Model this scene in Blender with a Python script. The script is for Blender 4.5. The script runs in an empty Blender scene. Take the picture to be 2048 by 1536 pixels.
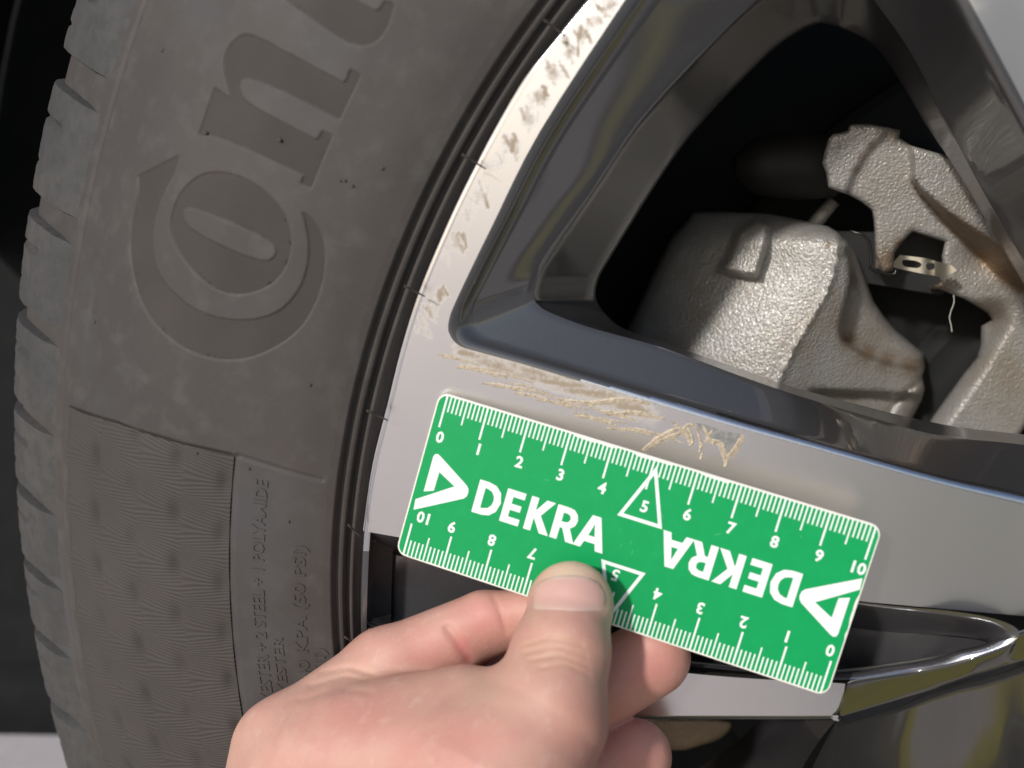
import bpy, bmesh, math, random
import numpy as np
from mathutils import Vector, Matrix, geometry

SC = bpy.context.scene
COL = SC.collection
random.seed(7)
RNG = np.random.default_rng(7)
MM = 0.001

# ------------------------------------------------------------------ camera
F = 2000.0                      # focal length in photo pixels (photo 2048 x 1536)
A0, B0, WS = math.radians(-14), math.radians(-5), 1.0831
N = np.array([math.sin(B0), math.sin(A0) * math.cos(B0), math.cos(A0) * math.cos(B0)])
U_ = np.cross([0, 1, 0], N); U_ /= np.linalg.norm(U_)
V_ = np.cross(N, U_)
WC = np.array([184.575, -62.281, -214.104]) * WS       # wheel centre seen from the camera, mm
M = np.array([U_, -N, V_])                             # camera axes -> world axes (x right, y away, z up)
CAM = -M @ WC                                          # camera position, mm (wheel centre is the origin)
cam = bpy.data.cameras.new('camera')
cam.sensor_width = 36.0
cam.lens = F / 2048 * 36
cam.clip_start = 0.01
cam.clip_end = 2000
cam.dof.use_dof = True
cam.dof.focus_distance = 0.256
cam.dof.aperture_fstop = 10
co = bpy.data.objects.new('camera', cam)
COL.objects.link(co)
mw = Matrix.Identity(4)
for i in range(3):
    for j in range(3):
        mw[i][j] = float(M[i, j])
    mw[i][3] = float(CAM[i] * MM)
co.matrix_world = mw
SC.camera = co

# ------------------------------------------------------------------ sky, sun, exposure
SUN_DIR = np.array([-0.42, -0.76, 0.47]); SUN_DIR /= np.linalg.norm(SUN_DIR)
w = bpy.data.worlds.new('World'); SC.world = w; w.use_nodes = True
wn = w.node_tree
sky = wn.nodes.new('ShaderNodeTexSky'); sky.sky_type = 'NISHITA'; sky.sun_disc = False
sky.sun_elevation = math.asin(SUN_DIR[2])
sky.sun_rotation = math.atan2(SUN_DIR[0], SUN_DIR[1])
sky.air_density = 1.0; sky.dust_density = 1.2; sky.ozone_density = 1.0
wn.links.new(sky.outputs[0], wn.nodes['Background'].inputs[0])
wn.nodes['Background'].inputs[1].default_value = 0.09
sl = bpy.data.lights.new('sun', 'SUN'); sl.energy = 2.5; sl.angle = math.radians(4); sl.color = (1, .975, .94)
so = bpy.data.objects.new('sun', sl); COL.objects.link(so)
so.rotation_euler = Vector([-float(v) for v in SUN_DIR]).to_track_quat('-Z', 'Y').to_euler()
so.location = (-.4, -1, 1)
SC.view_settings.view_transform = 'Standard'
SC.view_settings.look = 'None'
SC.view_settings.exposure = 0.22
SC.view_settings.gamma = 1.0

# ------------------------------------------------------------------ picture pixel -> place
def rays(px, py):
    px = np.asarray(px, float); py = np.asarray(py, float)
    d = np.stack([(px - 1024) / F, -(py - 768) / F, -np.ones_like(px)], -1)
    return d @ M.T
def at_y(px, py, y):
    """point on the vertical plane y mm behind the wheel face"""
    d = rays(px, py); t = (np.asarray(y, float) - CAM[1]) / d[..., 1]
    return CAM + d * t[..., None]
def at_dist(px, py, z):
    """point at distance z mm from the lens"""
    return CAM + rays(px, py) * np.asarray(z, float)[..., None]

# ------------------------------------------------------------------ materials
def mat(name, base, rough=.5, metal=0., noise=None, bump=None, coat=0., sss=None, spec=None, attr=None, coat_rough=.05, extra=None, coat_ior=1.5):
    m = bpy.data.materials.new(name); m.use_nodes = True
    nt = m.node_tree; b = nt.nodes['Principled BSDF']
    b.inputs['Base Color'].default_value = (*base, 1)
    b.inputs['Roughness'].default_value = rough
    b.inputs['Metallic'].default_value = metal
    b.inputs['Coat Weight'].default_value = coat
    b.inputs['Coat Roughness'].default_value = coat_rough
    b.inputs['Coat IOR'].default_value = coat_ior
    if spec is not None: b.inputs['Specular IOR Level'].default_value = spec
    if sss:
        b.inputs['Subsurface Weight'].default_value = sss[0]
        b.inputs['Subsurface Radius'].default_value = sss[1]
        b.inputs['Subsurface Scale'].default_value = sss[2]
    tc = nt.nodes.new('ShaderNodeTexCoord')
    def tex(scale, detail=4, rough_=.6, stretch=None):
        n = nt.nodes.new('ShaderNodeTexNoise'); n.inputs['Scale'].default_value = scale
        n.inputs['Detail'].default_value = detail; n.inputs['Roughness'].default_value = rough_
        if stretch:
            mp = nt.nodes.new('ShaderNodeMapping'); mp.inputs['Scale'].default_value = stretch
            nt.links.new(tc.outputs['Object'], mp.inputs[0]); nt.links.new(mp.outputs[0], n.inputs[0])
        else:
            nt.links.new(tc.outputs['Object'], n.inputs[0])
        return n
    col = None
    for (scale, c2, lo, hi) in (noise or []):
        n = tex(scale)
        r = nt.nodes.new('ShaderNodeMapRange'); r.inputs[1].default_value = lo; r.inputs[2].default_value = hi
        nt.links.new(n.outputs[0], r.inputs[0])
        mx = nt.nodes.new('ShaderNodeMix'); mx.data_type = 'RGBA'
        nt.links.new(r.outputs[0], mx.inputs[0])
        if col is None: mx.inputs[6].default_value = (*base, 1)
        else: nt.links.new(col, mx.inputs[6])
        mx.inputs[7].default_value = (*c2, 1)
        col = mx.outputs[2]
    for (aname, c2, rough2) in (attr or []):
        an = nt.nodes.new('ShaderNodeAttribute'); an.attribute_name = aname
        mx = nt.nodes.new('ShaderNodeMix'); mx.data_type = 'RGBA'
        nt.links.new(an.outputs['Fac'], mx.inputs[0])
        if col is None: mx.inputs[6].default_value = (*base, 1)
        else: nt.links.new(col, mx.inputs[6])
        mx.inputs[7].default_value = (*c2, 1)
        col = mx.outputs[2]
    if col is not None: nt.links.new(col, b.inputs['Base Color'])
    prev = None
    for (scale, strength, dist, *rest) in (bump or []):
        n = tex(scale, *(rest[:1] or [3]))
        bp = nt.nodes.new('ShaderNodeBump'); bp.inputs['Strength'].default_value = strength; bp.inputs['Distance'].default_value = dist
        nt.links.new(n.outputs[0], bp.inputs['Height'])
        if prev is not None: nt.links.new(prev, bp.inputs['Normal'])
        prev = bp.outputs[0]
    if prev is not None: nt.links.new(prev, b.inputs['Normal'])
    if extra: extra(nt, b, tc, tex)
    return m

M_RUB = mat('tyre_rubber', (.060, .0515, .0465), .66, noise=[(22, (.074, .063, .056), .35, .75), (9, (.050, .044, .041), .45, .7), (14, (.070, .068, .071), .5, .68), (160, (.080, .074, .068), .5, .8)],
            bump=[(1500, .25, .0002), (90, .12, .001)], spec=.4)
M_RUBD = mat('tyre_lettering', (.049, .042, .038), .72, noise=[(40, (.062, .053, .047), .35, .75)], bump=[(1800, .4, .0002)], spec=.3)
M_PANEL = mat('tyre_panel', (.057, .0495, .045), .7, noise=[(30, (.068, .059, .053), .35, .75)], attr=[('dirt', (.044, .039, .035), .8)], bump=[(1800, .3, .0002)], spec=.3)
M_TREAD = mat('tread_rubber', (.056, .054, .053), .7, noise=[(50, (.080, .075, .070), .4, .75), (300, (.045, .043, .042), .45, .8)], bump=[(500, .5, .0004), (120, .25, .001)], spec=.35)
def silver_extra(nt, b, tc, tex):
    # turning marks of the lathe: fine rings about the wheel axis
    sx = nt.nodes.new('ShaderNodeSeparateXYZ'); nt.links.new(tc.outputs['Object'], sx.inputs[0])
    cx = nt.nodes.new('ShaderNodeCombineXYZ'); nt.links.new(sx.outputs[0], cx.inputs[0]); nt.links.new(sx.outputs[2], cx.inputs[1])
    ln = nt.nodes.new('ShaderNodeVectorMath'); ln.operation = 'LENGTH'; nt.links.new(cx.outputs[0], ln.inputs[0])
    n = nt.nodes.new('ShaderNodeTexNoise'); n.noise_dimensions = '1D'; n.inputs['Scale'].default_value = 2600; n.inputs['Detail'].default_value = 2
    nt.links.new(ln.outputs['Value'], n.inputs['W'])
    bp = nt.nodes.new('ShaderNodeBump'); bp.inputs['Strength'].default_value = .05; bp.inputs['Distance'].default_value = .0002
    nt.links.new(n.outputs[0], bp.inputs['Height']); nt.links.new(bp.outputs[0], b.inputs['Normal'])
    an = nt.nodes.new('ShaderNodeAttribute'); an.attribute_name = 'scuff'
    ns = tex(900, 4, .7, (1, .3, 1)); 
    m1 = nt.nodes.new('ShaderNodeMath'); m1.operation = 'MULTIPLY_ADD'; m1.inputs[1].default_value = 1.0; m1.inputs[2].default_value = -.5
    nt.links.new(ns.outputs[0], m1.inputs[0])
    m2 = nt.nodes.new('ShaderNodeMath'); m2.operation = 'ADD'; nt.links.new(m1.outputs[0], m2.inputs[0]); nt.links.new(an.outputs['Fac'], m2.inputs[1])
    r = nt.nodes.new('ShaderNodeMapRange'); r.inputs[1].default_value = .25; r.inputs[2].default_value = .95; nt.links.new(m2.outputs[0], r.inputs[0])
    mx = nt.nodes.new('ShaderNodeMix'); mx.data_type = 'RGBA'; mx.inputs[6].default_value = (.88, .85, .84, 1); mx.inputs[7].default_value = (.34, .275, .20, 1)
    nt.links.new(r.outputs[0], mx.inputs[0]); nt.links.new(mx.outputs[2], b.inputs['Base Color'])
    mm = nt.nodes.new('ShaderNodeMapRange'); mm.inputs[3].default_value = 1; mm.inputs[4].default_value = .1; nt.links.new(r.outputs[0], mm.inputs[0]); nt.links.new(mm.outputs[0], b.inputs['Metallic'])
    mr = nt.nodes.new('ShaderNodeMapRange'); mr.inputs[3].default_value = .30; mr.inputs[4].default_value = .6; nt.links.new(r.outputs[0], mr.inputs[0]); nt.links.new(mr.outputs[0], b.inputs['Roughness'])
M_SILV = mat('machined_alloy', (.80, .765, .75), .30, 1.0, extra=silver_extra)
M_LIP = mat('rim_lip_alloy', (.70, .70, .73), .22, 1.0)
M_PAINT = mat('anthracite_gloss_paint', (.050, .048, .050), .42, .15, noise=[(2500, (.068, .066, .068), .5, .8)], coat=1.0, coat_rough=.03, spec=.35, coat_ior=1.85)
M_INNER = mat('inner_paint', (.046, .045, .045), .42, .1, noise=[(45, (.045, .043, .045), .45, .75), (900, (.06, .058, .05), .62, .75)], coat=.6, coat_rough=.10)
M_GLINT = mat('edge_glint', (.66, .66, .70), .26, 1.0, bump=[(900, .12, .0003)])  # bright metal that puts the highlight into the bevel colour
M_HUB = mat('black_gloss_paint', (.125, .125, .125), .10, .85, coat=1.0, coat_rough=.04)
M_BARREL = mat('barrel_paint', (.022, .022, .024), .38, .2, noise=[(60, (.04, .038, .034), .45, .75)], coat=.3)
def cast_extra(nt, b, tc, tex):
    v = nt.nodes.new('ShaderNodeTexNoise'); v.inputs['Scale'].default_value = 1250; v.inputs['Detail'].default_value = 2; v.inputs['Roughness'].default_value = .5; v.inputs['Distortion'].default_value = .3
    nt.links.new(tc.outputs['Object'], v.inputs[0])
    bp = nt.nodes.new('ShaderNodeBump'); bp.inputs['Strength'].default_value = .75; bp.inputs['Distance'].default_value = .0007
    nt.links.new(v.outputs[0], bp.inputs['Height']); nt.links.new(bp.outputs[0], b.inputs['Normal'])
M_CAST = mat('zinc_plated_casting', (.42, .403, .378), .38, .35, noise=[(70, (.37, .345, .31), .42, .75), (28, (.31, .25, .185), .5, .8), (240, (.33, .295, .25), .55, .8)], attr=[('rust_shade', (.20, .125, .065), .7)], extra=cast_extra)  # brown attribute serves rust and the shade painted under the bracket step
M_SPRING = mat('spring_steel', (.62, .56, .45), .36, .85)
M_WIRE = mat('dark_wire', (.06, .057, .052), .35, .9)
M_BOOT = mat('rubber_boot', (.013, .012, .011), .6, spec=.3)
M_PAD = mat('pad_backing', (.012, .012, .012), .6)
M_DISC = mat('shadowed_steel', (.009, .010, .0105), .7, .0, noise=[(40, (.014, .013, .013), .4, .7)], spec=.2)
M_LINER = mat('arch_liner_plastic', (.008, .0085, .009), .8, noise=[(60, (.012, .012, .012), .4, .7)], spec=.15)
M_GROUND = mat('concrete', (.60, .52, .49), .9, noise=[(3, (.53, .47, .44), .35, .7), (60, (.63, .57, .54), .45, .75)], bump=[(200, .4, .002)])
M_ASPH = mat('asphalt', (.175, .18, .19), .85, noise=[(80, (.22, .22, .22), .4, .7)], bump=[(400, .5, .002)])
M_SHADOW = mat('painted_shadow', (.022, .022, .024), .8, noise=[(120, (.035, .035, .036), .4, .7)])  # near-black colour of a shadow laid on the ground
M_YEL = mat('yellow_road_paint', (.52, .44, .06), .7, noise=[(40, (.42, .36, .09), .4, .7)])
M_GREEN = mat('green_print', (.002, .315, .088), .42, noise=[(220, (.004, .335, .098), .45, .8), (2200, (.04, .42, .17), .66, .74)], spec=.22)
M_WHITE = mat('white_plastic', (.80, .78, .70), .45, bump=[(700, .15, .0003)])
M_INK = mat('white_print', (.82, .86, .82), .4)
M_NAIL = mat('nail', (.63, .375, .32), .30, coat=.25, coat_rough=.2, sss=(.25, (1, .35, .2), .002), attr=[('pale', (.70, .50, .42), .3)])
M_SKIN = mat('skin', (.595, .338, .265), .52, noise=[(70, (.62, .375, .29), .4, .7), (30, (.56, .295, .23), .42, .7), (110, (.54, .275, .235), .5, .78), (260, (.64, .42, .35), .58, .8)],
             attr=[('red', (.56, .195, .175), .5), ('pale', (.68, .50, .36), .5), ('tan', (.50, .30, .21), .5)], bump=[(1900, .30, .00025), (420, .16, .0006), (150, .10, .001)], sss=(.22, (1, .35, .18), .0035), spec=.4)
M_GOUGE = mat('scraped_alloy', (.52, .43, .32), .6, .25, noise=[(500, (.60, .51, .40), .4, .7), (1200, (.33, .26, .18), .5, .75)], bump=[(900, .8, .0006)])
M_CHIP = mat('chipped_primer', (.24, .24, .24), .55, .3, noise=[(700, (.33, .32, .30), .4, .7)], bump=[(700, .6, .0005)])
M_THREAD = mat('pale_fibre', (.5, .47, .42), .7)

# ------------------------------------------------------------------ object helpers
ROOT = {}
def empty(name, loc_mm, label, cat, group=None):
    o = bpy.data.objects.new(name, None); COL.objects.link(o)
    o.location = [float(v) * MM for v in loc_mm]; o.empty_display_size = .03
    o['label'] = label; o['category'] = cat
    ROOT[o.name] = np.array(loc_mm, float)
    return o
def root_of(o):
    while o.parent: o = o.parent
    return ROOT.get(o.name, np.zeros(3))
def mk(name, v, f, m, parent=None, smooth=True, attrs=None, local=False):
    v = np.asarray(v, float)
    if parent is not None and not local: v = v - root_of(parent)
    me = bpy.data.meshes.new(name)
    me.from_pydata((v * MM).tolist(), [], [list(map(int, q)) for q in f])
    me.update()
    if smooth: me.polygons.foreach_set('use_smooth', [True] * len(me.polygons))
    for an, vals in (attrs or {}).items():
        a = me.attributes.new(an, 'FLOAT', 'POINT'); a.data.foreach_set('value', np.asarray(vals, np.float32))
    me.materials.append(m)
    o = bpy.data.objects.new(name, me); COL.objects.link(o)
    if parent is not None: o.parent = parent
    return o
def fix_normals(o, toward=None):
    bm = bmesh.new(); bm.from_mesh(o.data)
    bmesh.ops.recalc_face_normals(bm, faces=bm.faces)
    bm.to_mesh(o.data); bm.free()
def sharpen(o, deg=35):
    try: o.data.set_sharp_from_angle(angle=math.radians(deg))
    except Exception: pass
def grid_faces(nu, nv, off=0, wrap=False):
    i, j = np.meshgrid(np.arange(nu - (0 if wrap else 1)), np.arange(nv - 1), indexing='ij')
    i2 = (i + 1) % nu
    return (np.stack([i * nv + j, i2 * nv + j, i2 * nv + j + 1, i * nv + j + 1], -1).reshape(-1, 4) + off)
def inside(pts, loop):
    x, y = pts[:, 0], pts[:, 1]; a = np.asarray(loop, float); b = np.roll(a, -1, 0); c = np.zeros(len(pts), bool)
    for (x1, y1), (x2, y2) in zip(a, b):
        if y1 == y2: continue
        c ^= ((y1 > y) != (y2 > y)) & (x < (x2 - x1) * (y - y1) / (y2 - y1) + x1)
    return c
def pdist(pts, path, closed=True):
    a = np.asarray(path, float); b = np.roll(a, -1, 0)
    if not closed: a, b = a[:-1], b[:-1]
    best = np.full(len(pts), 1e9)
    for p, q in zip(a, b):
        d = q - p; l = d @ d + 1e-9
        t = np.clip(((pts - p) @ d) / l, 0, 1)
        best = np.minimum(best, np.hypot(*(pts - p - t[:, None] * d).T))
    return best
def sd(pts, loop):
    """signed distance, positive inside"""
    d = pdist(pts, loop)
    return np.where(inside(pts, loop), d, -d)
def side_of(pts, path):
    """signed distance to an open path: positive on its left when walked (image axes)"""
    a = np.asarray(path, float); best = np.full(len(pts), 1e9); s = np.zeros(len(pts))
    for p, q in zip(a[:-1], a[1:]):
        d = q - p; l = d @ d
        t = np.clip(((pts - p) @ d) / l, 0, 1)
        e = pts - p - t[:, None] * d; dd = np.hypot(*e.T)
        cr = d[0] * (pts[:, 1] - p[1]) - d[1] * (pts[:, 0] - p[0])
        u = dd < best - 1e-6
        best = np.where(u, dd, best); s = np.where(u, np.sign(cr), s)
    return -s * best
def sstep(x, a, b):
    t = np.clip((x - a) / (b - a), 0, 1); return t * t * (3 - 2 * t)
def dense(loop, step, closed=True):
    a = np.asarray(loop, float); out = []
    n = len(a)
    for i in range(n if closed else n - 1):
        p, q = a[i], a[(i + 1) % n]; k = max(1, int(np.hypot(*(q - p)) / step))
        for j in range(k): out.append(p + (q - p) * j / k)
    if not closed: out.append(a[-1])
    return np.array(out)
def crom(pts, k, closed=True):
    p = np.asarray(pts, float); n = len(p); out = []
    for i in range(n if closed else n - 1):
        if closed: p0, p1, p2, p3 = p[i - 1], p[i], p[(i + 1) % n], p[(i + 2) % n]
        else: p0, p1, p2, p3 = p[max(i - 1, 0)], p[i], p[i + 1], p[min(i + 2, n - 1)]
        for j in range(k):
            t = j / k
            out.append(.5 * (2 * p1 + (p2 - p0) * t + (2 * p0 - 5 * p1 + 4 * p2 - p3) * t * t + (3 * p1 - p0 - 3 * p2 + p3) * t ** 3))
    if not closed: out.append(p[-1])
    return np.array(out)
def fill(loops, step, bstep=None, extra=None):
    """triangulate px loops (even-odd) with an inner grid; returns points, tris, boundary lists"""
    bs = [dense(l, bstep or step) for l in loops]
    allb = np.concatenate(bs); lo, hi = allb.min(0), allb.max(0)
    gx, gy = np.meshgrid(np.arange(lo[0], hi[0], step), np.arange(lo[1], hi[1], step))
    g = np.stack([gx.ravel(), gy.ravel()], 1) + RNG.uniform(-.12, .12, (gx.size, 2)) * step
    if extra is not None: g = np.concatenate([g, extra])
    ok = np.zeros(len(g), bool)
    for l in bs: ok ^= inside(g, l)
    g = g[ok]
    if len(g):
        k = np.full(len(g), 1e9)
        for l in bs: k = np.minimum(k, pdist(g, l))
        g = g[k > .45 * (bstep or step)]
    verts = np.concatenate(bs + [g]) if len(g) else np.concatenate(bs)
    edges = []; o = 0; rings = []
    for l in bs:
        n = len(l); rings.append(np.arange(o, o + n)); edges += [(o + i, o + (i + 1) % n) for i in range(n)]; o += n
    r = geometry.delaunay_2d_cdt([Vector((float(a), float(b))) for a, b in verts], edges, [], 0, 1e-4)
    pts = np.array([(p.x, p.y) for p in r[0]])
    tri = np.array([t for t in r[2] if len(t) == 3])
    orig = {}
    for i, l in enumerate(r[3]):
        for q in l: orig[q] = i
    rings = [np.array([orig[q] for q in rr]) for rr in rings]
    c = pts[tri].mean(1); ok = np.zeros(len(tri), bool)
    for l in bs: ok ^= inside(c, l)
    tri = tri[ok]
    # orient toward the viewer: image y points down, so clockwise in image axes
    a, b, c = pts[tri[:, 0]], pts[tri[:, 1]], pts[tri[:, 2]]
    cr = (b[:, 0] - a[:, 0]) * (c[:, 1] - a[:, 1]) - (b[:, 1] - a[:, 1]) * (c[:, 0] - a[:, 0])
    tri[cr > 0] = tri[cr > 0][:, ::-1]
    return pts, tri, rings
def sheet(name, loops, fn, step, m, parent, skirt=None, bstep=None, attrs=None, smooth=True, extra=None, sharp=None, local=False):
    pts, tri, rings = fill(loops, step, bstep, extra)
    v = fn(pts[:, 0], pts[:, 1]); faces = [list(t) for t in tri]; n0 = len(v); V = [v]; n = n0
    src = [np.arange(n0)]
    if skirt:
        for rg in rings:
            b = skirt(pts[rg, 0], pts[rg, 1]); V.append(b); src.append(rg)
            k = len(rg)
            for i in range(k):
                j = (i + 1) % k; faces.append([int(rg[i]), int(rg[j]), n + j, n + i])
            n += k
    V = np.concatenate(V)
    at = None
    if attrs: 
        src = np.concatenate(src); at = {k_: f_(pts)[src] for k_, f_ in attrs.items()}
    o = mk(name, V, faces, m, parent, smooth, at, local)
    if skirt: fix_normals(o)
    if sharp: sharpen(o, sharp)
    return o
def loft(name, rings, m, parent, wrap=True, smooth=True, sharp=None):
    rings = [np.asarray(r, float) for r in rings]; n = len(rings[0])
    v = np.concatenate(rings); fs = []
    for k in range(len(rings) - 1):
        for i in range(n if wrap else n - 1):
            j = (i + 1) % n
            fs.append((k * n + i, k * n + j, (k + 1) * n + j, (k + 1) * n + i))
    o = mk(name, v, fs, m, parent, smooth)
    if sharp: sharpen(o, sharp)
    return o
def tube(path, r, n=6):
    p = np.asarray(path, float); v = []; fs = []
    for i, q in enumerate(p):
        t = p[min(i + 1, len(p) - 1)] - p[max(i - 1, 0)]; t /= np.linalg.norm(t)
        a = np.cross(t, [.3, .9, .2]); a /= np.linalg.norm(a); b = np.cross(t, a)
        rr = r[i] if hasattr(r, '__len__') else r
        for k in range(n):
            an = 2 * math.pi * k / n; v.append(q + rr * (math.cos(an) * a + math.sin(an) * b))
    for i in range(len(p) - 1):
        for k in range(n): fs.append((i * n + k, i * n + (k + 1) % n, (i + 1) * n + (k + 1) % n, (i + 1) * n + k))
    fs.append(list(range(n))[::-1]); fs.append([(len(p) - 1) * n + k for k in range(n)])
    return np.array(v), fs

# ------------------------------------------------------------------ setting: ground, painted line, wheel arch
GZ = -357.0
def quad(name, x0, x1, y0, y1, z, m):
    o = mk(name, [(x0, y0, z), (x1, y0, z), (x1, y1, z), (x0, y1, z)], [(0, 1, 2, 3)], m, None, False)
    o['kind'] = 'structure'; return o
quad('ground', -400000, 400000, -400000, 400000, GZ, M_GROUND)
quad('asphalt_road', -60, 200000, -200000, -440, GZ + 4, M_ASPH)
quad('painted_line', -60, 60000, -1010, -880, GZ + 8, M_YEL)
quad('painted_line', -1500, 3000, -205, -66, GZ + 4, M_YEL)
quad('painted_line', -1500, 3000, -31, -20, GZ + 4, M_YEL)
def strip(name, p, q, w0, w1, z, m):
    p, q = np.array(p, float), np.array(q, float); d = (q - p) / np.linalg.norm(q - p); n = np.array([-d[1], d[0]])
    v = [(*(p + n * w0), z), (*(q + n * w0), z), (*(q + n * w1), z), (*(p + n * w1), z)]
    o = mk(name, v, [(3, 2, 1, 0)], m, None, False); fix_normals(o); o['kind'] = 'structure'
strip('shadow_patch', (250, -448), (640, -1040), -95, 190, GZ + 8, M_SHADOW)  # added dark sheet: painted shadow for the window wall to reflect
strip('painted_line', (250, -455), (640, -1040), -18, 2, GZ + 12, M_YEL)
strip('kerb_strip', (250, -455), (640, -1040), -78, -26, GZ + 12, M_GROUND)
lz0 = float(at_y(60, 1441, 300)[2])
def arch_liner():
    # moulded plastic liner: curved roof over the tyre, back wall with a rolled bottom lip
    a = np.linspace(math.radians(172), math.radians(8), 50); R = 520.
    vs = [(R * math.cos(t), y, R * math.sin(t)) for y in (60, 120, 200, 300) for t in a]
    fs = [tuple(q) for q in grid_faces(4, 50)]
    zb = lz0; xs = np.linspace(-900, 700, 41)
    prof = [(302, 560), (300, 300), (300, zb + 46), (296, zb + 42), (286, zb + 36), (283, zb + 24), (282, zb + 5), (285, zb), (296, zb)]
    n = len(vs)
    for (y, z) in prof: vs += [(x, y + 2.5 * math.sin(x * .012), z) for x in xs]
    fs += [tuple(q) for q in grid_faces(len(prof), 41, n)]
    o = mk('wheel_arch_liner', vs, fs, M_LINER, None, True); sharpen(o, 50)
    o['label'] = 'dark plastic wheel arch liner behind the tyre'; o['category'] = 'wheel arch'
arch_liner()

# ------------------------------------------------------------------ wheel: tyre
wheel = empty('wheel', (0, 0, 0), 'car wheel with dusty brown-grey tyre and scuffed twin-spoke alloy rim', 'wheel')
RINGS = {238.3: (0.0, [(1178,0),(1110,82),(1051,155),(992,255),(928,378),(882,478),(837,588),(803,697),(775,810),(745,930),(726,1060),(719,1230)]),
 246.3: (-3.0, [(1078,0),(973,182),(882,342),(814,492),(768,615),(713,727),(691,863),(677,1026),(675,1190)]),
 324.5: (15.4, [(296,0),(255,123),(210,273),(169,437),(141,592),(128,782),(128,972),(133,1108),(147,1244),(174,1407),(196,1516)]),
 347.5: (35.6, [(175,0),(100,270),(70,460),(48,620),(38,760),(40,900),(60,1060),(95,1280),(130,1500)])}
DR, DC = [], []
for r0, (y0, pts) in sorted(RINGS.items()):
    p = np.array(pts, float); q = at_y(p[:, 0], p[:, 1], y0)
    th = np.arctan2(q[:, 2], -q[:, 0]); rr = np.hypot(q[:, 0], q[:, 2]) - r0
    DR.append(r0); DC.append(np.polyfit(th, rr, 2))
DR = np.array(DR)
def dlt(r, th):
    t = np.clip(np.arctan2(np.sin(th), np.cos(th)), math.radians(-18), math.radians(52))
    d = np.stack([np.polyval(c, t) for c in DC], 0)
    r = np.clip(np.asarray(r, float), DR[0], DR[-1])
    k = np.clip(np.searchsorted(DR, r) - 1, 0, len(DR) - 2); f = (r - DR[k]) / (DR[k + 1] - DR[k])
    ii = np.arange(r.size).reshape(r.shape) if r.ndim else 0
    if r.ndim:
        d2 = d.reshape(len(DR), -1); kk = k.ravel(); jj = np.arange(kk.size)
        return ((1 - f.ravel()) * d2[kk, jj] + f.ravel() * d2[kk + 1, jj]).reshape(r.shape)
    return (1 - f) * d[k] + f * d[k + 1]
PR = np.array([(234.5, 30), (236.6, 10), (238.6, 2.6), (240.2, 1.4), (240.9, -.6), (241.9, -.8), (242.5, .6), (243.4, .5), (244.0, -2.2), (245.0, -2.6), (245.7, -1.5), (246.4, -1.6), (247.2, -3.9), (249, -4.4),
               (256, -5.7), (270, -6.2), (285, -5.2), (300, -.6), (312, 6.2), (322.6, 14.0), (324.0, 15.0), (325.0, 16.6), (326.2, 16.9), (336, 25), (343, 31.5), (347.5, 36.2), (350.5, 43), (352, 52)])
_rt = np.arange(225, 356, .1); _yt = np.interp(_rt, PR[:, 0], PR[:, 1]); _k = np.exp(-(np.arange(-80, 81) / 32.) ** 2); _k /= _k.sum()
_ys = np.convolve(np.pad(_yt, 80, 'edge'), _k, 'valid'); _m = sstep(_rt, 250, 255) * (1 - sstep(_rt, 317, 321)); _yt = _yt * (1 - _m) + _ys * _m
def yprof(r): return np.interp(r, _rt, _yt)
def yslope(r): return (yprof(r + .8) - yprof(r - .8)) / 1.6
def tyre_pt(r, th, h=0.):
    r = np.asarray(r, float); th = np.asarray(th, float)
    s = yslope(r); nn = np.hypot(s, 1); nr, ny = s / nn, -1 / nn
    rr = r + dlt(r, th) + h * nr
    return np.stack([-rr * np.cos(th), yprof(r) + h * ny, rr * np.sin(th)], -1)
def tyre_inv(px, py):
    px = np.asarray(px, float); py = np.asarray(py, float); y = np.zeros(px.shape)
    for _ in range(40):
        q = at_y(px, py, y); th = np.arctan2(q[..., 2], -q[..., 0]); R = np.hypot(q[..., 0], q[..., 2]); r = R.copy()
        for _k in range(3): r = R - dlt(r, th)
        y = .5 * y + .5 * yprof(r)
    return r, th
def S(l, sx=.4557, ox=0, oy=0): return [(ox + a * sx, oy + b * sx) for a, b in l]
L_N = S([(868,598),(940,385),(1015,435),(985,330),(978,260),(1005,195),(1060,150),(1115,155),(1280,245),(1505,362),(1520,355),(1538,303),(1583,330),(1490,525),(1470,515),(1290,420),(1100,338),(1058,345),(1045,375),(1060,430),(1110,470),(1385,612),(1400,605),(1415,575),(1460,595),(1365,825),(1320,805),(1335,770),(1100,660),(920,585)])
L_O = crom(S([(750,960),(790,850),(880,770),(990,760),(1120,810),(1220,900),(1270,1000),(1275,1110),(1220,1220),(1120,1280),(1010,1290),(900,1240),(800,1130),(755,1040)]), 4)
L_OH = crom(S([(800,940),(830,910),(1000,970),(1180,1060),(1212,1100),(1195,1135),(1150,1145),(1040,1110),(900,1045),(820,990)]), 4)
L_T = S([(1180,-60),(1300,30),(1430,120),(1520,185),(1610,205),(1680,160),(1715,80),(1730,20),(1690,5),(1665,45),(1640,48),(1540,-10),(1400,-90)])
L_C = [(604,424),(625,436),(647,474),(652,524),(642,583),(611,647),(565,688),(500,718),(440,722),(380,705),(330,672),(290,625),(268,570),(257,500),(262,430),(275,385),(275,352),(358,310),(345,350),(318,400),(303,460),(306,520),(320,555),(345,585),(380,615),(430,637),(500,643),(560,625),(600,580),(617,530),(618,480),(610,440)]
def soften(loop, n=2):
    p = np.asarray(loop, float)
    for _ in range(n):
        out = []
        for i in range(len(p)):
            a, b, c = p[i - 1], p[i], p[(i + 1) % len(p)]
            u, w_ = b - a, c - b; ang = abs(math.atan2(u[0] * w_[1] - u[1] * w_[0], u @ w_))
            if ang < math.radians(52): out += [b + (a - b) * .25, b + (c - b) * .25]
            else: out.append(b)
        p = np.array(out)
    return p
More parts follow.
